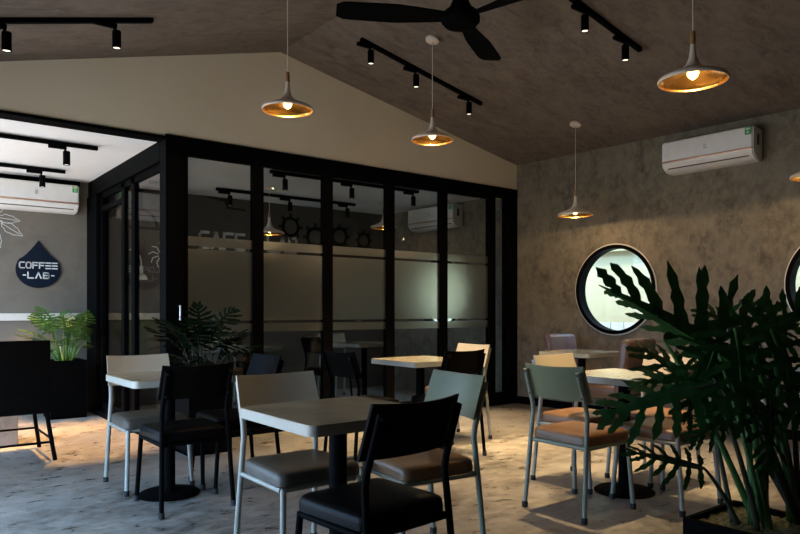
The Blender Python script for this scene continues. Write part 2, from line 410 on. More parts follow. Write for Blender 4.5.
# return towards the far wall
bm = new_bm(); box(bm, (PX-.005, GY+.15, 2.46), (PX+.12, BY, HZ)); 
struct('trim_6', bm, M['black'], 'black header over the glass return', 'trim')
bm = new_bm(); box(bm, (PX-.03, GY+.15, 0), (PX+.12, BY, .05), .003)
struct('trim_7', bm, M['black'], 'black floor sill under the glass return', 'trim')
bm = new_bm(); box(bm, (PX-.02, BY-.42, .05), (PX+.11, BY, 2.46))
struct('pillar_back', bm, M['black'], 'black post where the glass return meets the far wall', 'pillar')
ys = [GY+.16, 6.86, 7.20, BY-.42]
for i in range(3):
    y0, y1 = ys[i], ys[i+1]
    d = structure('door_%d' % (i+7), ['glass return panel next to the thick corner post', 'narrow middle glass panel of the return', 'glass return panel next to the far wall'][i], 'glass door')
    bm = new_bm(); xa, xb = PX+.03, PX+.08; sw = .05
    box(bm, (xa, y0, .05), (xb, y0+sw, 2.46)); box(bm, (xa, y1-sw, .05), (xb, y1, 2.46)); box(bm, (xa, y0, .05), (xb, y1, .13)); box(bm, (xa, y0, 2.40), (xb, y1, 2.46))
    if i == 2: box(bm, (xa, y0+sw, 2.26), (xb, y1-sw, 2.31))
    obj('door_frame', bm, M['black'], d, False)
    bm = new_bm(); box(bm, (PX+.05, y0+sw-.005, .12), (PX+.058, y1-sw+.005, 2.41)); obj('glass_pane', bm, M['glass_return'], d, False)

# ------------------------------------------------------------------ outside, seen through the round windows
bm = new_bm(); box(bm, (6.95, -6, -.15), (9.2, 12, -.02)); struct('ground_outside', bm, M['paving'], 'pale paving outside the round windows', 'ground')
bm = new_bm(); box(bm, (8.6, -6, -.02), (8.75, 12, 3.3)); box(bm, (8.52, -6, 2.02), (8.6, 12, 2.05)); struct('wall_outside', bm, M['outwall'], 'sunlit cream wall outside the round windows', 'wall')
bm = new_bm()
yy = -3.0
while yy < 11:
    box(bm, (8.30, yy, -.02), (8.33, yy+.20, .99)); yy += .215
box(bm, (8.33, -3, .90), (8.36, 11, .96)); box(bm, (8.33, -3, .25), (8.36, 11, .33))
o = obj('fence', bm, M['fence'], None, False); tag(o, 'low pale board fence outside the round windows', 'fence')

# ------------------------------------------------------------------ chairs
def chair_parts(t, back_m, tube_m, seat_m):
    W2 = .195
    # seat pad: soft, slightly domed box
    bm = new_bm(); loops = []
    def rr(ins, z, sag=0):
        L = []; x0, y0, y1 = .210-ins, -.195+ins, .205-ins; r = max(.012, .045-ins*.5)
        for (cx, cy, a0) in ((x0-r, y1-r, 0), (-x0+r, y1-r, 90), (-x0+r, y0+r, 180), (x0-r, y0+r, 270)):
            for k in range(6):
                a = math.radians(a0 + 18*k); px = cx + r*math.cos(a); py = cy + r*math.sin(a)
                px *= 1 - .06*(.205-py)/.4
                L.append(bm.verts.new((px, py, z)))
        return L
    for ins, z in ((.03, .405), (.006, .406), (0, .412), (0, .436), (.003, .455), (.010, .464), (.022, .470), (.05, .474), (.10, .477), (.15, .478)): loops.append(rr(ins, z))
    for A, B in zip(loops, loops[1:]):
        n = len(A)
        for k in range(n): bm.faces.new((A[k], A[(k+1) % n], B[(k+1) % n], B[k]))
    bm.faces.new(loops[0][::-1]); bm.faces.new(loops[-1])
    obj('seat', bm, seat_m, t)
    # frame under the pad
    bm = new_bm()
    z = .395
    tube(bm, [(-W2, -.19, z), (-W2, .185, z)], .012); tube(bm, [(W2, -.19, z), (W2, .185, z)], .012)
    tube(bm, [(-W2, .185, z), (W2, .185, z)], .012); tube(bm, [(-W2, -.19, z), (W2, -.19, z)], .012)
    obj('seat_frame', bm, tube_m, t)
    # curved back plate
    bm = new_bm(); n = 14; th = .012
    def bp(u, v, k):
        x = (u-.5)*.425*(1 - .03*v)
        cv = -.035*(1 - (2*u-1)**2)
        z = .650 + v*.190 + .008*(2*u-1)**2*v
        y = -.175 - .068*v + cv*1.0 + .012 - k*th
        return (x, y, z)
    mv = 8
    G = [[[bm.verts.new(bp(i/n, j/mv, k)) for j in range(mv+1)] for i in range(n+1)] for k in (0, 1)]
    for i in range(n):
        for j in range(mv):
            bm.faces.new((G[0][i][j], G[0][i+1][j], G[0][i+1][j+1], G[0][i][j+1])); bm.faces.new((G[1][i][j], G[1][i][j+1], G[1][i+1][j+1], G[1][i+1][j]))
    for i in range(n):
        bm.faces.new((G[0][i][0], G[1][i][0], G[1][i+1][0], G[0][i+1][0])); bm.faces.new((G[0][i][mv], G[0][i+1][mv], G[1][i+1][mv], G[1][i][mv]))
    for j in range(mv):
        bm.faces.new((G[0][0][j], G[0][0][j+1], G[1][0][j+1], G[1][0][j])); bm.faces.new((G[0][n][j], G[1][n][j], G[1][n][j+1], G[0][n][j+1]))
    bk = obj('backrest', bm, back_m, t)
    for s in (-1, 1):
        for zz in (.672, .800):
            y = -.175 - .068*(zz-.635)/.203 - .012
            bm = new_bm(); tube(bm, [(s*.186, y-.025, zz), (s*.186, y+.004, zz)], .007, 8); obj('screw', bm, M['rubber'], bk)
    # legs, rear ones carry the back
    for s in (-1, 1):
        bm = new_bm()
        pts = [(s*.212, -.235, .012), (s*.198, -.200, .40), (s*.192, -.183, .565), (s*.190, -.192, .615), (s*.186, -.258, .815)]
        tube(bm, pts, .0135, 10)
        l = obj('leg', bm, tube_m, t)
        bm = new_bm(); lathe(bm, [(0, 0), (.017, 0), (.0175, .03), (.0135, .034), (0, .034)], 12, (s*.212, -.235, 0)); obj('foot_cap', bm, M['rubber'], l)
        bm = new_bm(); tube(bm, [(s*.208, .225, .012), (s*.190, .195, .40)], .0135, 10)
        l = obj('leg', bm, tube_m, t)
        bm = new_bm(); lathe(bm, [(0, 0), (.017, 0), (.0175, .03), (.0135, .034), (0, .034)], 12, (s*.208, .225, 0)); obj('foot_cap', bm, M['rubber'], l)

CHM = {'green': (M['green'], M['greentube'], M['brown']), 'cream': (M['cream'], M['creamtube'], M['brown']),
       'creamcool': (M['cream'], M['creamtube'], M['browncool']), 'black': (M['blackply'], M['black'], M['blackleather'])}
protos = {}
def chair(kind, x, y, face, label, group=None):
    """face: degrees, direction the sitter looks (0 = +y, 90 = -x, 180 = -y, -90 = +x)"""
    rz = math.radians(face)
    if kind not in protos:
        t = thing('cafe_chair', label, 'chair', (x, y, 0), rz, group); chair_parts(t, *CHM[kind]); protos[kind] = t
        return t
    return dup(protos[kind], (x, y, 0), rz, label, group)

# ------------------------------------------------------------------ tables
tproto = None
def table(x, y, label, rz=0):
    global tproto
    if tproto: return dup(tproto, (x, y, 0), rz, label, 'square cafe tables')
    t = thing('cafe_table', label, 'table', (x, y, 0), rz, 'square cafe tables'); tproto = t
    bm = new_bm(); h = .305; r = .04; pts = []
    for (cx, cy, a0) in ((h-r, h-r, 0), (-h+r, h-r, 90), (-h+r, -h+r, 180), (h-r, -h+r, 270)):
        for k in range(7):
            a = math.radians(a0 + 15*k); pts.append((cx + r*math.cos(a), cy + r*math.sin(a)))
    prism(bm, [(px, py, .745) for px, py in pts], .004, (0, 0, 1)); tp = obj('tabletop', bm, M['top'], t)
    bm = new_bm(); prism(bm, [(px*1.004, py*1.004, .708) for px, py in pts], .0372, (0, 0, 1)); obj('edge_band', bm, M['topedge'], tp)
    bm = new_bm(); box(bm, (-.18, -.18, .69), (.18, .18, .708), .004); obj('mounting_plate', bm, M['black'], t)
    bm = new_bm(); lathe(bm, [(0, .015), (.037, .015), (.037, .69), (0, .69)], 20); obj('column', bm, M['black'], t)
    bm = new_bm(); lathe(bm, [(0, 0), (.186, 0), (.188, .006), (.174, .016), (.06, .024), (.05, .04), (0, .04)], 44); obj('base_disc', bm, M['black'], t)
    return t

# near table
table(1.51, 2.36, 'square beige cafe table in front, pale edge facing the viewer')
chair('black', 1.468, 2.055, 5, 'black chair nearest the viewer, its back toward us at the front table')
chair('creamcool', 1.55, 2.745, 180, 'cream chair behind the front table, its back seen over the tabletop')
chair('green', 2.04, 2.49, 84, 'sage green chair with streaked highlights at the right end of the front table')
# left table
table(1.475, 4.27, 'square cafe table at left, hidden partly by a black chair')
chair('creamcool', 1.455, 4.60, 180, 'cream chair with tan seat greyed for the cool light behind the left table by the glass return')
chair('black', 1.475, 4.015, 0, 'black chair at the left table, back toward us, in front of the planter')
chair('black', 1.93, 4.30, 90, 'black chair tucked in on the far right side of the left table')
# right table
table(3.79, 2.55, 'square cafe table at right on a black disc base, brightly lit')
chair('green', 3.27, 2.50, -90, 'sage green chair with tan seat at the right table, back toward us')
chair('cream', 3.77, 2.87, 180, 'cream chair behind the right table, partly hidden by the sage green back')
chair('cream', 4.235, 2.625, 90, 'cream chair on the far right side of the right table, left of the plant')
chair('cream', 3.79, 2.27, 0, 'cream chair in front of the right table, behind the big plant leaves')
# middle rear table
table(3.63, 4.40, 'square cafe table near the glass partition, rearmost in the middle')
chair('black', 3.64, 4.10, 0, 'black chair at the rear middle table, back toward us')
chair('cream', 4.16, 4.55, 90, 'cream chair at the right of the rear middle table by the glass')
chair('black', 3.02, 4.34, -90, 'black chair at the left end of the rear middle table')

# two tables by the wall with padded chairs
table(5.57, 4.23, 'square table by the wall under the whole round window')
table(5.63, 2.02, 'square table by the wall behind the big plant')
def padded_chair(name, lm, x, y, rz, label):
    t = thing(name, label, 'chair', (x, y, 0), rz, 'padded leather chairs by the wall')
    bm = new_bm(); box(bm, (-.23, -.20, .36), (.23, .25, .47), .035, 4); obj('seat', bm, lm, t)
    bm = new_bm(); n = 16; V = []
    box(bm, (-.235, -.055, .40), (.235, .045, .90), .04, 4)
    for v in bm.verts:
        v.co.y += -.235 - .07*(v.co.z-.42)/.48 + .06*(v.co.x/.235)**2
        if v.co.z > .7: v.co.x *= 1 - .05*(v.co.z-.7)/.2
    obj('backrest', bm, lm, t)
    for sx in (-1, 1):
        for sy in (-1, 1):
            b2 = new_bm(); tube(b2, [(sx*.205, sy*.22-.01, 0), (sx*.19, sy*.185, .37)], [.013, .02], 10); obj('leg', b2, M['walnut'], t)
        return t
padded_chair('padded_chair', M['purple'], 6.0, 4.60, PI, 'plum brown padded leather chair left of the wall table under the round window')
padded_chair('padded_chair', M['darkleather'], 5.44, 3.77, 0, 'dark brown padded leather chair right of the wall table under the round window')
padded_chair('padded_chair', M['purple'], 5.86, 2.50, PI, 'plum brown padded leather chair hidden mostly behind the big plant')

# ------------------------------------------------------------------ bench at the far left and the block behind
t = thing('panel_back_bench', 'black high backed bench on thin legs cut by the left edge', 'bench', (.55, 6.05, 0))
bm = new_bm(); box(bm, (-.60, -.27, .365), (.535, -.225, .925), .012, 3); obj('back_panel', bm, M['blackply'], t)
bm = new_bm(); box(bm, (-.60, -.225, .36), (.535, .34, .45), .02, 3); obj('seat', bm, M['blackply'], t)
for sx, x0 in ((-.58, -.55), (.565, .51)):
    for sy, y0 in ((-.27, -.24), (.36, .31)):
        bm = new_bm(); tube(bm, [(sx, sy, 0), (x0, y0, .37)], .016, 10); obj('leg', bm, M['black'], t)
bm = new_bm()
tube(bm, [(-.57, .34, .17), (.545, .34, .17)], .009); tube(bm, [(-.57, -.255, .14), (.545, -.255, .14)], .009); tube(bm, [(.547, -.26, .16), (.547, .345, .16)], .009); tube(bm, [(-.57, -.26, .16), (-.57, .345, .16)], .009)
obj('stretcher', bm, M['black'], t)
bm = new_bm(); box(bm, (.35, 6.62, 0), (.99, 7.0, .36), .01); o = obj('plinth_block', bm, M['plinth'], None, False); tag(o, 'low grey concrete block behind the black bench', 'block')

# ------------------------------------------------------------------ air conditioners
def air_con(name, label, loc, rz, L=.86):
    """front faces local -y, back at y=0"""
    t = thing(name, label, 'air conditioner', loc, rz)
    bm = new_bm(); h = L/2
    prof = [(0, 0.0), (0, .30), (-.17, .31), (-.205, .295), (-.208, .10), (-.195, .055), (-.14, .012), (-.08, 0)]
    prism(bm, [(-h, y, z) for y, z in prof], L, (1, 0, 0))
    bmesh.ops.bevel(bm, geom=[e for e in bm.edges if abs(e.verts[0].co.x - e.verts[1].co.x) < 1e-6], offset=.012, segments=3, affect='EDGES')
    obj('body', bm, M['white'], t)
    bm = new_bm(); box(bm, (-h+.004, -.2135, .092), (h-.004, -.20, .112), .004); obj('copper_strip', bm, M['copper'], t)
    bm = new_bm(); box(bm, (-h+.05, -.18, .036), (h-.05, -.165, .042)); bmesh.ops.rotate(bm, verts=bm.verts[:], cent=(0, -.17, .04), matrix=Matrix.Rotation(-.6, 3, 'X')); obj('louver_slot', bm, M['slot'], t)
    bm = new_bm(); box(bm, (h-.07, -.2125, .225), (h-.015, -.206, .292)); s = obj('energy_sticker', bm, M['stickergreen'], t, False); s['label'] = 'green energy sticker'
    bm = new_bm(); box(bm, (h-.062, -.2133, .270), (h-.024, -.2124, .284)); box(bm, (h-.055, -.2133, .238), (h-.030, -.2124, .246)); box(bm, (h-.052, -.2133, .252), (h-.036, -.2124, .260)); obj('sticker_print', bm, M['stickerlight'], s, False)
    bm = new_bm()
    for k in range(2): lathe(bm, [(.010, 0), (.014, 0), (.014, .003), (.010, .003)], 16, (0, 0, 0)) if k == 0 else box(bm, (-.018, -.026, 0), (.018, -.020, .003))
    bmesh.ops.rotate(bm, verts=bm.verts[:], matrix=Matrix.Rotation(PI/2, 3, 'X')); bmesh.ops.translate(bm, verts=bm.verts[:], vec=(0, -.208, .20)); obj('brand_mark', bm, M['grey'], t)
    bm = new_bm(); box(bm, (h-.002, -.12, .14), (h+.003, -.08, .24), .002); obj('side_recess', bm, M['slot'], t)
    return t
ac_rz = -PI/2 - math.atan(.0377) * -1
air_con('air_conditioner', 'white wall air conditioner high on the mottled plaster wall', (W(0, 3.34)-.004, 3.34, 2.525), ac_rz, .88)
air_con('air_conditioner', 'white air conditioner on the far wall above the drop shaped sign', (1.405, BY-.004, 2.25), 0, .86)
air_con('air_conditioner', 'white air conditioner seen dimly through the glass partition', (W(0, 7.25)-.004, 7.22, 2.29), ac_rz, .92)

# ------------------------------------------------------------------ drop shaped sign and murals on the far wall
def stroke(bm, pts, w, y, th, closed=False):
    """flat painted stroke in the x-z plane at depth y (towards -y)"""
    n = len(pts); seg = n if closed else n-1
    for i in range(seg):
        a = Vector(pts[i]); b = Vector(pts[(i+1) % n]); d = (b-a)
        if d.length < 1e-6: continue
        d.normalize(); nn = Vector((-d.y, d.x)) * w/2; e = d * w/2 * .9
        q = [a-e+nn, b+e+nn, b+e-nn, a-e-nn]
        prism(bm, [(p.x, y, p.y) for p in q], th, (0, -1, 0))
def arc(cx, cz, rx, rz, a0, a1, n=12):
    return [(cx + rx*math.cos(math.radians(a0 + (a1-a0)*i/n)), cz + rz*math.sin(math.radians(a0 + (a1-a0)*i/n))) for i in range(n+1)]
def letter(bm, ch, x, z, w, h, s, y, th):
    def S(pts, closed=False): stroke(bm, [(x + p[0]*w, z + p[1]*h) for p in pts], s, y, th, closed)
    c = .22
    if ch == 'C': S([(1, 1), (c, 1), (0, 1-c), (0, c), (c, 0), (1, 0)])
    elif ch == 'O': S([(c, 1), (1-c, 1), (1, 1-c), (1, c), (1-c, 0), (c, 0), (0, c), (0, 1-c)], True)
    elif ch == 'F': S([(1, 1), (0, 1), (0, 0)]); S([(0, .52), (.85, .52)])
    elif ch == 'E': S([(1, 1), (0, 1), (0, 0), (1, 0)]); S([(0, .5), (.85, .5)])
    elif ch == '=': S([(0, 1), (1, 1)]); S([(0, .5), (1, .5)]); S([(0, 0), (1, 0)])
    elif ch == 'L': S([(0, 1), (0, 0), (1, 0)])
    elif ch == 'A': S([(0, 0), (.5, 1), (1, 0)])
    elif ch == 'a': S([(0, 0), (.5, 1), (1, 0)]); S([(.25, .35), (.75, .35)])
    elif ch == 'B': S([(0, 0), (0, 1), (.8, 1), (.95, .85), (.95, .65), (.8, .52), (.15, .52)]); S([(.8, .52), (1, .38), (1, .15), (.85, 0), (0, 0)])
    elif ch == '-': S([(0, .5), (1, .5)])
t = thing('drop_sign', 'navy drop shaped sign with white coffee lab lettering on the far wall', 'sign', (1.46, BY-.002, 1.40))
bm = new_bm(); R = .225; cz = .215
pts = []
for k in range(41):
    a = math.radians(-215 + 250*k/40); pts.append((R*math.cos(a), cz*.98 + .205*math.sin(a)))
for k in range(1, 14):      # concave shoulders rising to the tip
    u = k/14; x0, z0 = pts[40]; pts.append((x0*(1-u)**1.0, z0 + (.535-z0)*(u**1.35)))
pts.append((0, .535))
x0, z0 = pts[40]
for k in range(13, 0, -1):
    u = k/14; pts.append((-x0*(1-u), z0 + (.535-z0)*(u**1.35)))
prism(bm, [(x, 0, z) for x, z in pts], .012, (0, -1, 0)); face = obj('sign_face', bm, M['navy'], t, False)
bm = new_bm(); lw, lh = .046, .062; x = -.187; z = .225
for ch in 'COFF==': letter(bm, ch, x, z, lw, lh, .0135, -.012, .003); x += .0655
x = -.125; z = .115
letter(bm, '-', -.150, z, .022, lh, .012, -.012, .003)
for ch in 'LAB': letter(bm, ch, x+.02, z, .052, lh, .0135, -.012, .003); x += .078
letter(bm, '-', .132, z, .022, lh, .012, -.012, .003)
obj('lettering', bm, M['letter'], t, False)

# white line drawing of a leafy branch, left of the sign
t = thing('branch_drawing', 'white line drawing of leaves beside the drop shaped sign', 'drawing', (1.17, BY-.002, 2.0))
bm = new_bm()
def leaf_outline(bm, x, z, ang, L, w, y=-.0):
    ca, sa = math.cos(ang), math.sin(ang); n = 9
    up = [(L*i/n, w*math.sin(PI*(i/n)**.8)*(1 + .15*math.sin(i*2.4))) for i in range(n+1)]
    lo = [(a, -b) for a, b in up]
    for ln in (up, lo, [(0, 0), (L*.85, 0)]):
        stroke(bm, [(x + a*ca - b*sa, z + a*sa + b*ca) for a, b in ln], .0065, y, .003)
for (x, z, a, L, w) in ((-.02, .10, -.55, .24, .05), (-.06, .16, -.1, .22, .045), (-.10, .02, -1.2, .2, .045), (-.16, .20, .4, .2, .04), (-.25, .05, -1.7, .2, .04), (-.3, .2, 1.3, .2, .04)):
    leaf_outline(bm, x-.05, z, a, L, w)
stroke(bm, [(-.5, .0), (-.35, .1), (-.2, .15), (-.05, .11)], .008, 0, .003)
obj('line_art', bm, M['chalk'], t, False)

t = thing('wall_art', 'mural of cafe lab lettering and gears on the glazed room wall', 'mural', (3.31, BY-.002, 1.965))
bm = new_bm(); x = .0
for ch in 'CaFE': letter(bm, ch, x, 0, .115, .20, .036, 0, .004); x += .165
x = .96
for ch in 'LaB': letter(bm, ch, x, 0, .115, .20, .036, 0, .004); x += .165
obj('lettering', bm, M['mural'], t, False)
bm = new_bm()
def gear(cx, cz, r, n):
    stroke(bm, arc(cx, cz, r, r, 0, 360, 24)[:-1], r*.32, 0, .004, True)
    for k in range(n):
        a = 2*PI*k/n; stroke(bm, [(cx+r*1.1*math.cos(a), cz+r*1.1*math.sin(a)), (cx+r*1.42*math.cos(a), cz+r*1.42*math.sin(a))], r*.34, 0, .004)
gear(1.31, .36, .12, 8); gear(1.71, .24, .13, 8); gear(2.12, .28, .12, 8); gear(2.55, .25, .10, 8)
stroke(bm, [(.10, .66), (.35, .63), (.37, .54), (.62, .53)], .03, 0, .004)
obj('gear', bm, M['muraldark'], t, False)
t = thing('wall_art', 'painted dome lamp and bent neck lamp on the glazed room wall', 'mural', (2.58, BY-.002, 1.5))
bm = new_bm()
stroke(bm, [(.0, 1.12), (.0, .88)], .04, 0, .004); stroke(bm, arc(0, .66, .19, .22, 0, 180, 18), .036, 0, .004); stroke(bm, [(-.22, .66), (.22, .66)], .036, 0, .004)
obj('dome_outline', bm, M['muraldark'], t, False)
bm = new_bm(); stroke(bm, arc(-.13, .24, .13, .15, 120, 0, 10) + [(.0, .17)], .014, 0, .004)
prism(bm, [(x, 0, .03 + z) for x, z in arc(0, 0, .075, .08, 180, 0, 12)], .004, (0, -1, 0)); stroke(bm, [(0, .18), (0, .10)], .04, 0, .004)
obj('bent_lamp', bm, M['mural'], t, False)
bm = new_bm()
for k in range(9):
    a = 2*PI*k/9; c, sn = math.cos(a), math.sin(a); stroke(bm, [(.24 + .04*c, .34 + .04*sn), (.24 + .11*c, .34 + .11*sn), (.24 + .15*math.cos(a+.3), .34 + .15*math.sin(a+.3))], .011, 0, .004)
obj('starburst', bm, M['mural'], t, False)

# ------------------------------------------------------------------ pendants
def lamp(kind, name, loc, energy, color, parent=None, **k):
    l = bpy.data.lights.new(name, kind); l.energy = energy; l.color = color
    for a, b in k.items(): setattr(l, a, b)
    o = bpy.data.objects.new(name, l); COL.objects.link(o); o.location = loc
    if parent: o.parent = parent
    return o
pend = None
WARM = (1, .70, .38)
def pendant(x, y, z, label, energy):
    global pend
    cz = ceil_z(x); t = thing('pendant_lamp', label, 'lamp', (x, y, z), 0, 'white and gold pendant lamps')
    if pend is None:
        pend = {}
        bm = new_bm()
        prof = [(.0125, .185), (.015, .15), (.020, .115), (.030, .085), (.047, .060), (.078, .040), (.115, .026), (.150, .014), (.174, .002), (.180, -.010), (.177, -.020), (.173, -.020)]
        lathe(bm, prof, 48); o = obj('shade', bm, M['shade']); pend['shade'] = o.data; bpy.data.objects.remove(o)
        bm = new_bm()
        prof = [(.010, .125), (.016, .105), (.026, .078), (.043, .053), (.074, .034), (.112, .020), (.146, .009), (.169, -.003), (.1735, -.012), (.1728, -.0198)]
        lathe(bm, prof, 48); o = obj('reflector', bm, M['gold']); pend['reflector'] = o.data; bpy.data.objects.remove(o)
        bm = new_bm(); lathe(bm, [(0, .25), (.012, .25), (.0145, .23), (.0145, .180), (0, .180)], 16); o = obj('wooden_neck', bm, M['wood']); pend['wooden_neck'] = o.data; bpy.data.objects.remove(o)
        bm = new_bm(); bmesh.ops.create_uvsphere(bm, u_segments=16, v_segments=10, radius=.030); bmesh.ops.translate(bm, verts=bm.verts[:], vec=(0, 0, .026)); tube(bm, [(0, 0, .05), (0, 0, .10)], .010)
        o = obj('bulb', bm, M['bulb']); pend['bulb'] = o.data; bpy.data.objects.remove(o)
    for nm in ('shade', 'reflector', 'wooden_neck', 'bulb'):
        o = bpy.data.objects.new(nm, pend[nm]); COL.objects.link(o); o.parent = t
    bm = new_bm(); tube(bm, [(0, 0, .245), (0, 0, cz - z - .01)], .0032, 8); obj('cord', bm, M['shade'], t)
    sl = -SR if x > RX else SL
    bm = new_bm(); lathe(bm, [(0, 0), (.05, 0), (.058, -.006), (.058, -.026), (.05, -.032), (0, -.034)], 28)
    for v in bm.verts: v.co.z += cz - z + sl*v.co.x
    obj('canopy', bm, M['shade'], t)
    lamp('POINT', 'pendant_light', (0, 0, -.010), energy, WARM, t, shadow_soft_size=.012)
    return t
pendant(2.30, 4.25, 2.575, 'gold lined pendant lamp hanging in front of the gable apex', 18)
pendant(3.78, 4.42, 2.625, 'gold lined pendant lamp hanging over the rear middle table', 18)
pendant(3.48, 1.92, 2.40, 'largest looking pendant lamp, hanging nearest, in front of the plaster wall air conditioner', 18)
pendant(5.74, 4.44, 2.155, 'gold lined pendant lamp hanging over the wall table under the round window', 18)
pendant(5.74, 2.17, 2.20, 'gold lined pendant lamp cut by the right edge', 18)

_cz = ceil_z
ceil_z = lambda x: HZ; SR0, SL0 = SR, SL; SR = SL = 0
pendant(3.785, 7.45, 2.10, 'dim pendant lamp inside the glazed room beside the lettering mural', 3)
pendant(5.50, 7.45, 2.30, 'dim pendant lamp inside the glazed room left of the dim air conditioner', 3)
ceil_z = _cz; SR, SL = SR0, SL0
# ------------------------------------------------------------------ track lights
def track(label, x0, x1, y, heads, zf, drop=.02, size=1.0, power=0, color=(1, .70, .36), lean=0, spot=.9):
    t = thing('track_light', label, 'track light', (0, 0, 0), 0, 'black ceiling tracks with spots')
    z0, z1 = zf(x0)-drop, zf(x1)-drop; s = (z1-z0)/(x1-x0)
    bm = new_bm()
    for (xa, xb) in ((x0, x1),):
        v = box(bm, (xa, y-.018, 0), (xb, y+.018, .034))
        for w in v: w.co.z += z0 + s*(w.co.x-x0) - .012
    obj('rail', bm, M['blackmat'], t, False)
    if drop > .03:
        bm = new_bm()
        for xx in (x0+.15, x1-.15): tube(bm, [(xx, y, z0 + s*(xx-x0) + .01), (xx, y, zf(xx))], .005)
        obj('hanger', bm, M['blackmat'], t)
    for k, hx in enumerate(heads):
        hz = z0 + s*(hx-x0) - .012
        bm = new_bm()
        v = box(bm, (hx-.10*size, y-.016, hz-.03), (hx+.045*size, y+.016, hz), .003)
        tube(bm, [(hx+.03*size, y, hz-.02), (hx+.04*size, y, hz-.055)], .009)
        a = obj('adapter', bm, M['blackmat'], t)
        bm = new_bm(); c = (hx+.045*size, y, hz-.044)
        lathe(bm, [(0, 0), (.026, 0), (.029, -.004), (.029, -.118*size), (.026, -.120*size), (.024, -.110*size), (0, -.110*size)], 22, c)
        if lean: bmesh.ops.rotate(bm, verts=bm.verts[:], cent=c, matrix=Matrix.Rotation(lean, 3, 'Y'))
        h = obj('spot_head', bm, M['blackmat'], t)
        bm = new_bm(); lathe(bm, [(0, -.1105*size), (.0235, -.1105*size), (.0235, -.114*size), (0, -.114*size)], 20, c)
        if lean: bmesh.ops.rotate(bm, verts=bm.verts[:], cent=c, matrix=Matrix.Rotation(lean, 3, 'Y'))
        obj('lens', bm, M['lens'], h)
        if power:
            pw = power[k] if isinstance(power, (list, tuple)) else power
            if pw: lamp('SPOT', 'spot_light', (c[0], c[1], c[2]-.16*size), pw, color, t, spot_size=spot, spot_blend=.55, shadow_soft_size=.025)
    return t
track('black track with spots left of the gable apex', .07, 1.57, 4.88, (.62, 1.28), ceil_z, power=12)
track('black track with three spots behind the ceiling fan', 3.40, 4.875, 4.94, (3.46, 3.98, 4.66), ceil_z, power=430)
track('black track with spots near the top edge, right of the fan', 3.40, 4.877, 3.136, (3.56, 4.12, 4.63), ceil_z, power=340)
cz = lambda x: HZ
track('black track in the open bay nearer the gable wall', -.1, 1.60, 6.50, (.2, 1.30), cz, drop=.03, power=680, color=(1, .55, .20))
track('black track in the open bay nearer the far wall', -.1, 1.60, 7.80, (.2, 1.34), cz, drop=.03, power=680, color=(1, .55, .20))
track('black track in the glazed room nearer the glass', 3.29, 5.29, 6.455, (3.42, 4.27, 5.17), cz, drop=.03)
track('black track in the glazed room nearer the mural', 3.25, 5.25, 7.775, (3.38, 4.20, 5.08), cz, drop=.03)

# ------------------------------------------------------------------ ceiling fan
t = thing('ceiling_fan', 'black three bladed ceiling fan hanging from the ridge', 'fan', (RX, 3.31, 3.10))
bm = new_bm(); lathe(bm, [(0, -.075), (.05, -.075), (.105, -.062), (.128, -.035), (.128, -.005), (.112, .025), (.075, .055), (.055, .10), (.045, .15), (.022, .17), (0, .17)], 36); obj('motor_housing', bm, M['black'], t)
bm = new_bm(); tube(bm, [(0, 0, .16), (0, 0, RZ-3.10-.02)], .016, 14); obj('down_rod', bm, M['black'], t)
bm = new_bm(); lathe(bm, [(0, .02), (.075, .02), (.065, -.05), (.03, -.08), (0, -.08)], 24, (0, 0, RZ-3.10-.03)); obj('ceiling_cup', bm, M['black'], t)
for ang in (68, 188, -42):
    a = math.radians(ang); cxa, cya = math.cos(a), math.sin(a)
    d = Vector((CR[0]*cxa + CF[0]*cya, CR[1]*cxa + CF[1]*cya, 0)); q = Vector((-d.y, d.x, 0))
    bm = new_bm(); n = 16; up, lo = [], []
    for k in range(n+1):
        u = k/n; r = .10 + .72*u
        w = .045 + .045*min(1, u*2.2) - (.03*max(0, (u-.9)/.1)**2)
        tilt = .26 - .10*u
        for s, L in ((1, up), (-1, lo)):
            p = d*r + q*(s*w) + Vector((0, 0, s*w*tilt - .012)); L.append(p)
    V = [[bm.verts.new(p + Vector((0, 0, zz))) for p in L] for zz in (0, .008) for L in (up, lo)]
    for i in range(n):
        bm.faces.new((V[0][i], V[0][i+1], V[1][i+1], V[1][i])); bm.faces.new((V[2][i], V[3][i], V[3][i+1], V[2][i+1]))
        bm.faces.new((V[0][i], V[2][i], V[2][i+1], V[0][i+1])); bm.faces.new((V[1][i], V[1][i+1], V[3][i+1], V[3][i]))
    bm.faces.new((V[0][0], V[1][0], V[3][0], V[2][0])); bm.faces.new((V[0][n], V[2][n], V[3][n], V[1][n]))
    obj('blade', bm, M['black'], t)

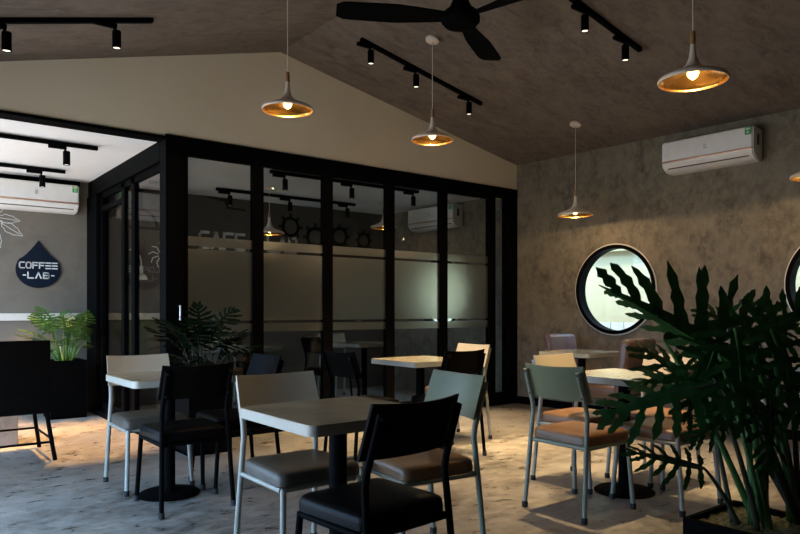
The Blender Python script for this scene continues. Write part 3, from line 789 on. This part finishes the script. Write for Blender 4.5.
# ------------------------------------------------------------------ plants
def leaf_mesh(name, nl, lobe, width, rnd, m, wavy=.22, droop=.18, core=.07, fold=(.15, .15)):
    """lobed leaf of unit length along +y, upper face +z"""
    R = random.Random(rnd); bm = new_bm()
    def bend(x, y):
        a = fold[0] if x < 0 else fold[1]
        return Vector((x*math.cos(a), y, -abs(x)*math.sin(a) -droop*y*y*.9 - .22*abs(x)**1.6 + .04*math.sin(y*9+rnd)*abs(x)))
    n = 14; prev = None
    for i in range(n+1):
        v = i/n; w = core*(math.sin(PI*min(1, v*.85+.12)))*(1-.55*v)
        row = [bm.verts.new(bend(-w, v)), bm.verts.new(bend(0, v) + Vector((0, 0, -.006))), bm.verts.new(bend(w, v))]
        if prev:
            bm.faces.new((prev[0], prev[1], row[1], row[0])); bm.faces.new((prev[1], prev[2], row[2], row[1]))
        prev = row
    for s in (-1, 1):
        for k in range(nl):
            u = (k+.35)/nl
            L = lobe*(.45 + .75*math.sin(PI*min(1, .18+u*.80)))*(1 - .30*u)*R.uniform(.85, 1.12)
            a0 = math.radians(112 - 88*u + R.uniform(-5, 5)); bendf = math.radians(R.uniform(12, 30))
            if (fold[0] if s < 0 else fold[1]) > 1: L *= .5
            y0 = .01 + .93*u; m_ = 9; pts = []; x, y, a = 0.0, y0, a0
            for i in range(m_+1):
                pts.append((x, y, a)); st = L/m_; x += math.sin(a)*st; y += math.cos(a)*st; a -= bendf/m_
            prev = None
            for i, (x, y, a) in enumerate(pts):
                f = i/m_
                w = width*(.72 + .45*math.sin(PI*min(1, f*.9)))*(1 + wavy*math.sin(i*2.3 + k*1.7 + R.uniform(-.5, .5)))
                if f > .8: w *= max(.08, 1 - ((f-.8)/.2)**2)
                nx, ny = math.cos(a), -math.sin(a)
                row = [bm.verts.new(bend(s*(x + nx*w), y + ny*w)), bm.verts.new(bend(s*x, y) + Vector((0, 0, -.010*(1-f)))), bm.verts.new(bend(s*(x - nx*w), y - ny*w))]
                if prev:
                    bm.faces.new((prev[0], prev[1], row[1], row[0])); bm.faces.new((prev[1], prev[2], row[2], row[1]))
                prev = row
    geo = bm.faces[:]
    ret = bmesh.ops.solidify(bm, geom=geo, thickness=.005)
    o = obj(name, bm, m, None, True); me = o.data; bpy.data.objects.remove(o)
    return me

BIG = [leaf_mesh('leaf', 7, .43, .031, r, M['leaf'], wavy=.3, core=.10, fold=f) for r, f in ((1, (.15, .15)), (2, (.2, .2)), (3, (.1, .3)), (8, (1.35, .1)), (9, (.1, 1.3)))]
SMALL = [leaf_mesh('leaf', 8, .46, .036, r, M['leafpale'], core=.06, droop=.3) for r in (4, 5)]
SMALLD = [leaf_mesh('leaf', 8, .46, .036, r, M['leafshaded'], core=.06, droop=.3) for r in (6, 7)]

def add_leaf(plant, me, base, tip, up, soil, sag=.0, rad=.008, stem_m=None, wide=1.0):
    """leaf from base to tip (plant coordinates), upper face towards up, petiole from soil to base"""
    base, tip, soil = Vector(base), Vector(tip), Vector(soil)
    yv = tip - base; L = yv.length; yv.normalize(); xv = yv.cross(Vector(up)).normalized(); zv = xv.cross(yv)
    o = bpy.data.objects.new('leaf', me); COL.objects.link(o); o.parent = plant
    m = Matrix((xv*L*wide, yv*L, zv*L)).transposed().to_4x4(); m.translation = base
    o.matrix_local = m
    # petiole, written in the leaf's own coordinates
    inv = m.inverted(); pts = []
    mid = soil.lerp(base, .5) + Vector((0, 0, .10*(base-soil).length)) - (base-soil).cross(Vector((0, 0, 1))).normalized()*sag if (base-soil).length > 1e-4 else base
    n = 9
    for i in range(n+1):
        u = i/n; pts.append(inv @ (soil*(1-u)**2 + mid*2*u*(1-u) + base*u*u))
    pts.append(inv @ (base + yv*L*.5 - zv*(L*.05)))
    bm = new_bm(); tube(bm, pts, [rad/L*(1.25-.6*i/n) for i in range(n+1)] + [rad/L*.3], 8)
    obj('petiole', bm, stem_m or M['petiole'], o)
    return o

def planter(t, w, h, soil_m, soil_z):
    bm = new_bm(); a = w/2; ti = .018
    prism(bm, [(-a, -a, 0), (a, -a, 0), (a, a, 0), (-a, a, 0)], .02, (0, 0, 1))
    for q in (((-a, -a), (a, -a+ti)), ((-a, a-ti), (a, a)), ((-a, -a+ti), (-a+ti, a-ti)), ((a-ti, -a+ti), (a, a-ti))):
        box(bm, (q[0][0], q[0][1], 0), (q[1][0], q[1][1], h))
    obj('pot', bm, M['blackmat'], t, False)
    bm = new_bm(); n = 14; b = a-ti
    V = [[bm.verts.new((-b + 2*b*i/n, -b + 2*b*j/n, soil_z + .012*math.sin(i*2.1)*math.cos(j*1.7) + random.uniform(-.006, .006))) for j in range(n+1)] for i in range(n+1)]
    for i in range(n):
        for j in range(n): bm.faces.new((V[i][j], V[i+1][j], V[i+1][j+1], V[i][j+1]))
    obj('gravel' if soil_m == M['gravel'] else 'soil', bm, soil_m, t)

def bushy(label, loc, meshes, nleaf, seed, spread, rise, lim, soil_z=.58, h=.62, w=.36, sm=None):
    t = thing('potted_plant', label, 'plant', loc); planter(t, w, h, M['soil'], soil_z); R = random.Random(seed)
    for k in range(nleaf):
        a = 2*PI*k*.618 + R.uniform(-.3, .3); f = (k+.5)/nleaf
        el = math.radians(84 - 52*f + R.uniform(-8, 8)); d = Vector((math.cos(a), math.sin(a), 0))
        ln = rise*(.55 + .45*(1-f)) * R.uniform(.85, 1.1)
        soil = Vector((d.x*.05, d.y*.05, soil_z-.01)); base = Vector((0, 0, soil_z)) + d*(math.cos(el)*ln*.9 + .05) + Vector((0, 0, math.sin(el)*ln))
        el2 = el - math.radians(R.uniform(12, 38)); L = spread*R.uniform(.8, 1.15)
        tip = base + d*math.cos(el2)*L + Vector((0, 0, math.sin(el2)*L))
        for v, mg in ((base, .05), (tip, .10)):
            v.x = min(v.x, lim[0]-loc[0]-mg); v.y = min(v.y, lim[1]-loc[1]-mg)
        if (tip-base).length < .12: continue
        up = Vector((0, 0, 1)) if abs(el2) < 1.1 else -d
        add_leaf(t, meshes[k % len(meshes)], base, tip, up + Vector((R.uniform(-.3, .3), R.uniform(-.3, .3), 0)), soil, R.uniform(-.02, .02), .006, sm)
    return t
bushy('leafy green plant in a tall black planter below the drop shaped sign', (1.66, 8.10, 0), SMALL, 30, 3, .25, .42, (1.93, 8.40))
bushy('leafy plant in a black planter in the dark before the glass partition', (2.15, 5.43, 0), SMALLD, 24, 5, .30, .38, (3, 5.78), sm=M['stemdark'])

# big plant in the right foreground
PC = Vector((2.515, 1.135, 0))
t = thing('potted_philodendron', 'large dark green split leaf plant in the nearest black planter at lower right', 'plant', PC)
planter(t, .375, .40, M['gravel'], .383)
def bp_leaf(i, b, bd, tp, td, up, s, sag=0, rad=.011, sm=None, wide=1.0):
    base, tip = P(*b, bd) - PC, P(*tp, td) - PC
    add_leaf(t, BIG[i], base, tip, up, (s[0], s[1], .375), sag, rad, sm, wide)
toC = Vector((-CF[0], -CF[1], 0)); UP = Vector((0, 0, 1)); RT = Vector((CR[0], CR[1], 0))
SD = M['stemdark']
# (mesh, base px, depth, tip px, depth, up, stem root)
bp_leaf(3, (738, 366), 2.42, (612, 282), 2.34, toC*.95 + UP*.2, (-.02, .02), .03)
bp_leaf(4, (664, 340), 2.55, (796, 318), 2.62, toC*1.0 - UP*.1, (.03, .03), .02)
bp_leaf(2, (748, 335), 2.45, (836, 300), 2.40, toC*.9 + UP*.3, (0.12, -0.09), -.02)
bp_leaf(1, (735, 330), 2.30, (752, 432), 2.18, toC + UP*.3, (.00, -.03), .0)
bp_leaf(2, (772, 330), 2.35, (812, 425), 2.25, toC + UP*.25, (0.13, -0.05), .0)
bp_leaf(0, (712, 384), 2.30, (598, 408), 2.32, toC*.7 + UP*.7, (-.06, -.02), .02, .009, SD)
bp_leaf(2, (704, 468), 2.30, (628, 446), 2.36, toC*.8 + UP*.6, (-.05, .05), .0, .008, SD, .8)
bp_leaf(0, (720, 400), 2.60, (640, 335), 2.75, toC*.6 + UP*.7, (0.12, -0.09), .0, .009, SD)
bp_leaf(1, (775, 385), 2.55, (700, 415), 2.55, toC*.6 + UP*.8, (0.11, -0.09), .0, .009, SD)
bp_leaf(2, (790, 370), 2.60, (830, 410), 2.5, toC + UP*.4, (0.11, -0.09), .0, .010, SD)
bp_leaf(0, (760, 345), 2.65, (700, 300), 2.80, toC*.8 + UP*.5, (0.11, -0.09), .0, .009, SD)
bp_leaf(1, (716, 345), 2.38, (690, 420), 2.25, toC + UP*.4, (-.04, -.04), .0, .009)
bp_leaf(0, (770, 395), 2.35, (775, 470), 2.2, toC + UP*.4, (0.12, -0.09), .0, .008, SD, .8)
bp_leaf(2, (740, 300), 2.75, (800, 340), 2.6, toC + UP*.6, (0.11, -0.09), .0, .010, SD)
bp_leaf(1, (705, 340), 2.50, (800, 372), 2.45, toC + UP*.5, (0.11, -0.09), .0, .009, SD)
bp_leaf(0, (735, 365), 2.55, (812, 405), 2.5, toC*.8 + UP*.6, (0.11, -0.09), .0, .009, SD)
bp_leaf(2, (690, 345), 2.60, (745, 395), 2.5, toC + UP*.4, (0.12, -0.09), .0, .009, SD)
bp_leaf(1, (700, 375), 2.65, (630, 378), 2.7, toC*.7 + UP*.7, (-.05, .07), .0, .008, SD, .8)
bp_leaf(0, (745, 400), 2.45, (690, 440), 2.4, toC*.8 + UP*.6, (0.13, -0.09), .0, .008, SD, .8)
bm = new_bm(); tube(bm, [(.06, .02, .34), (.075, .03, .48), (.07, .02, .62), (.10, .03, .80)], [.028, .025, .020, .014], 12); obj('trunk', bm, SD, t)

# ------------------------------------------------------------------ furniture seen dimly in the glazed room
table(3.30, 7.05, 'square cafe table seen through the glass in the dark room')
chair('black', 2.75, 7.05, -90, 'black chair left of the table in the dark glazed room')
chair('cream', 3.30, 7.60, 180, 'cream chair behind the table in the dark glazed room')
table(4.9, 7.05, 'square cafe table in the dark room, nearer the plaster wall')
chair('black', 4.36, 7.05, -90, 'black chair left of the right table in the dark glazed room')
chair('cream', 4.9, 7.60, 180, 'cream chair behind the right table in the dark glazed room')

for ch in tproto.children:
    if ch.name.startswith('base_disc'): ch.scale = (.68, .68, 1)
# ------------------------------------------------------------------ daylight
w = bpy.data.worlds.new('World'); scene.world = w; w.use_nodes = True
nt = w.node_tree; bg = nt.nodes['Background']
tc = nt.nodes.new('ShaderNodeTexCoord'); sp = nt.nodes.new('ShaderNodeSeparateXYZ'); rp = nt.nodes.new('ShaderNodeValToRGB')
nt.links.new(tc.outputs['Generated'], sp.inputs[0]); mz = nt.nodes.new('ShaderNodeMath'); mz.operation = 'MULTIPLY_ADD'; mz.inputs[1].default_value = .5; mz.inputs[2].default_value = .5
nt.links.new(sp.outputs['Z'], mz.inputs[0]); nt.links.new(mz.outputs[0], rp.inputs[0]); nt.links.new(rp.outputs[0], bg.inputs[0])
e = rp.color_ramp.elements; e[0].position = .47; e[0].color = (.38, .40, .42, 1); e[1].position = .53; e[1].color = (.37, .63, 1.0, 1)
bg.inputs[1].default_value = 15
def portal(loc, sx, sy, rot):
    l = bpy.data.lights.new('daylight_portal', 'AREA'); l.shape = 'RECTANGLE'; l.size = sx; l.size_y = sy
    l.cycles.is_portal = True
    o = bpy.data.objects.new('daylight_portal', l); COL.objects.link(o); o.location = loc; o.rotation_euler = rot
portal((LX-.1, (GY-.5+2.3)/2, .675), 1.35, GY-.5-2.3, (0, -PI/2, 0))
portal((LX-.1, (GY+.2+BY)/2, 1.29), 2.58, BY-GY-.3, (0, -PI/2, 0))
for cy, c_z, R in WIN: portal((W(0, cy)+.13, cy, c_z), 1, 1, (0, PI/2, 0))
s = lamp('SUN', 'sun', (0, 0, 10), 7, (1, .93, .78), angle=.01)
s.rotation_euler = Vector((.36, .05, -.93)).to_track_quat('-Z', 'Y').to_euler()

# ------------------------------------------------------------------ camera
cam = bpy.data.cameras.new('camera'); co = bpy.data.objects.new('camera', cam); COL.objects.link(co)
cam.sensor_width = 36; cam.lens = FPX/800*36; cam.shift_y = (HY-267)/800; cam.clip_start = .05
co.location = (0, 0, H); co.rotation_euler = (PI/2, 0, -math.atan2(CF[0], CF[1]))
scene.camera = co
scene.view_settings.view_transform = 'Standard'; scene.view_settings.look = 'None'
scene.view_settings.exposure = -.08; scene.view_settings.gamma = 1; scene.view_settings.use_curve_mapping = False
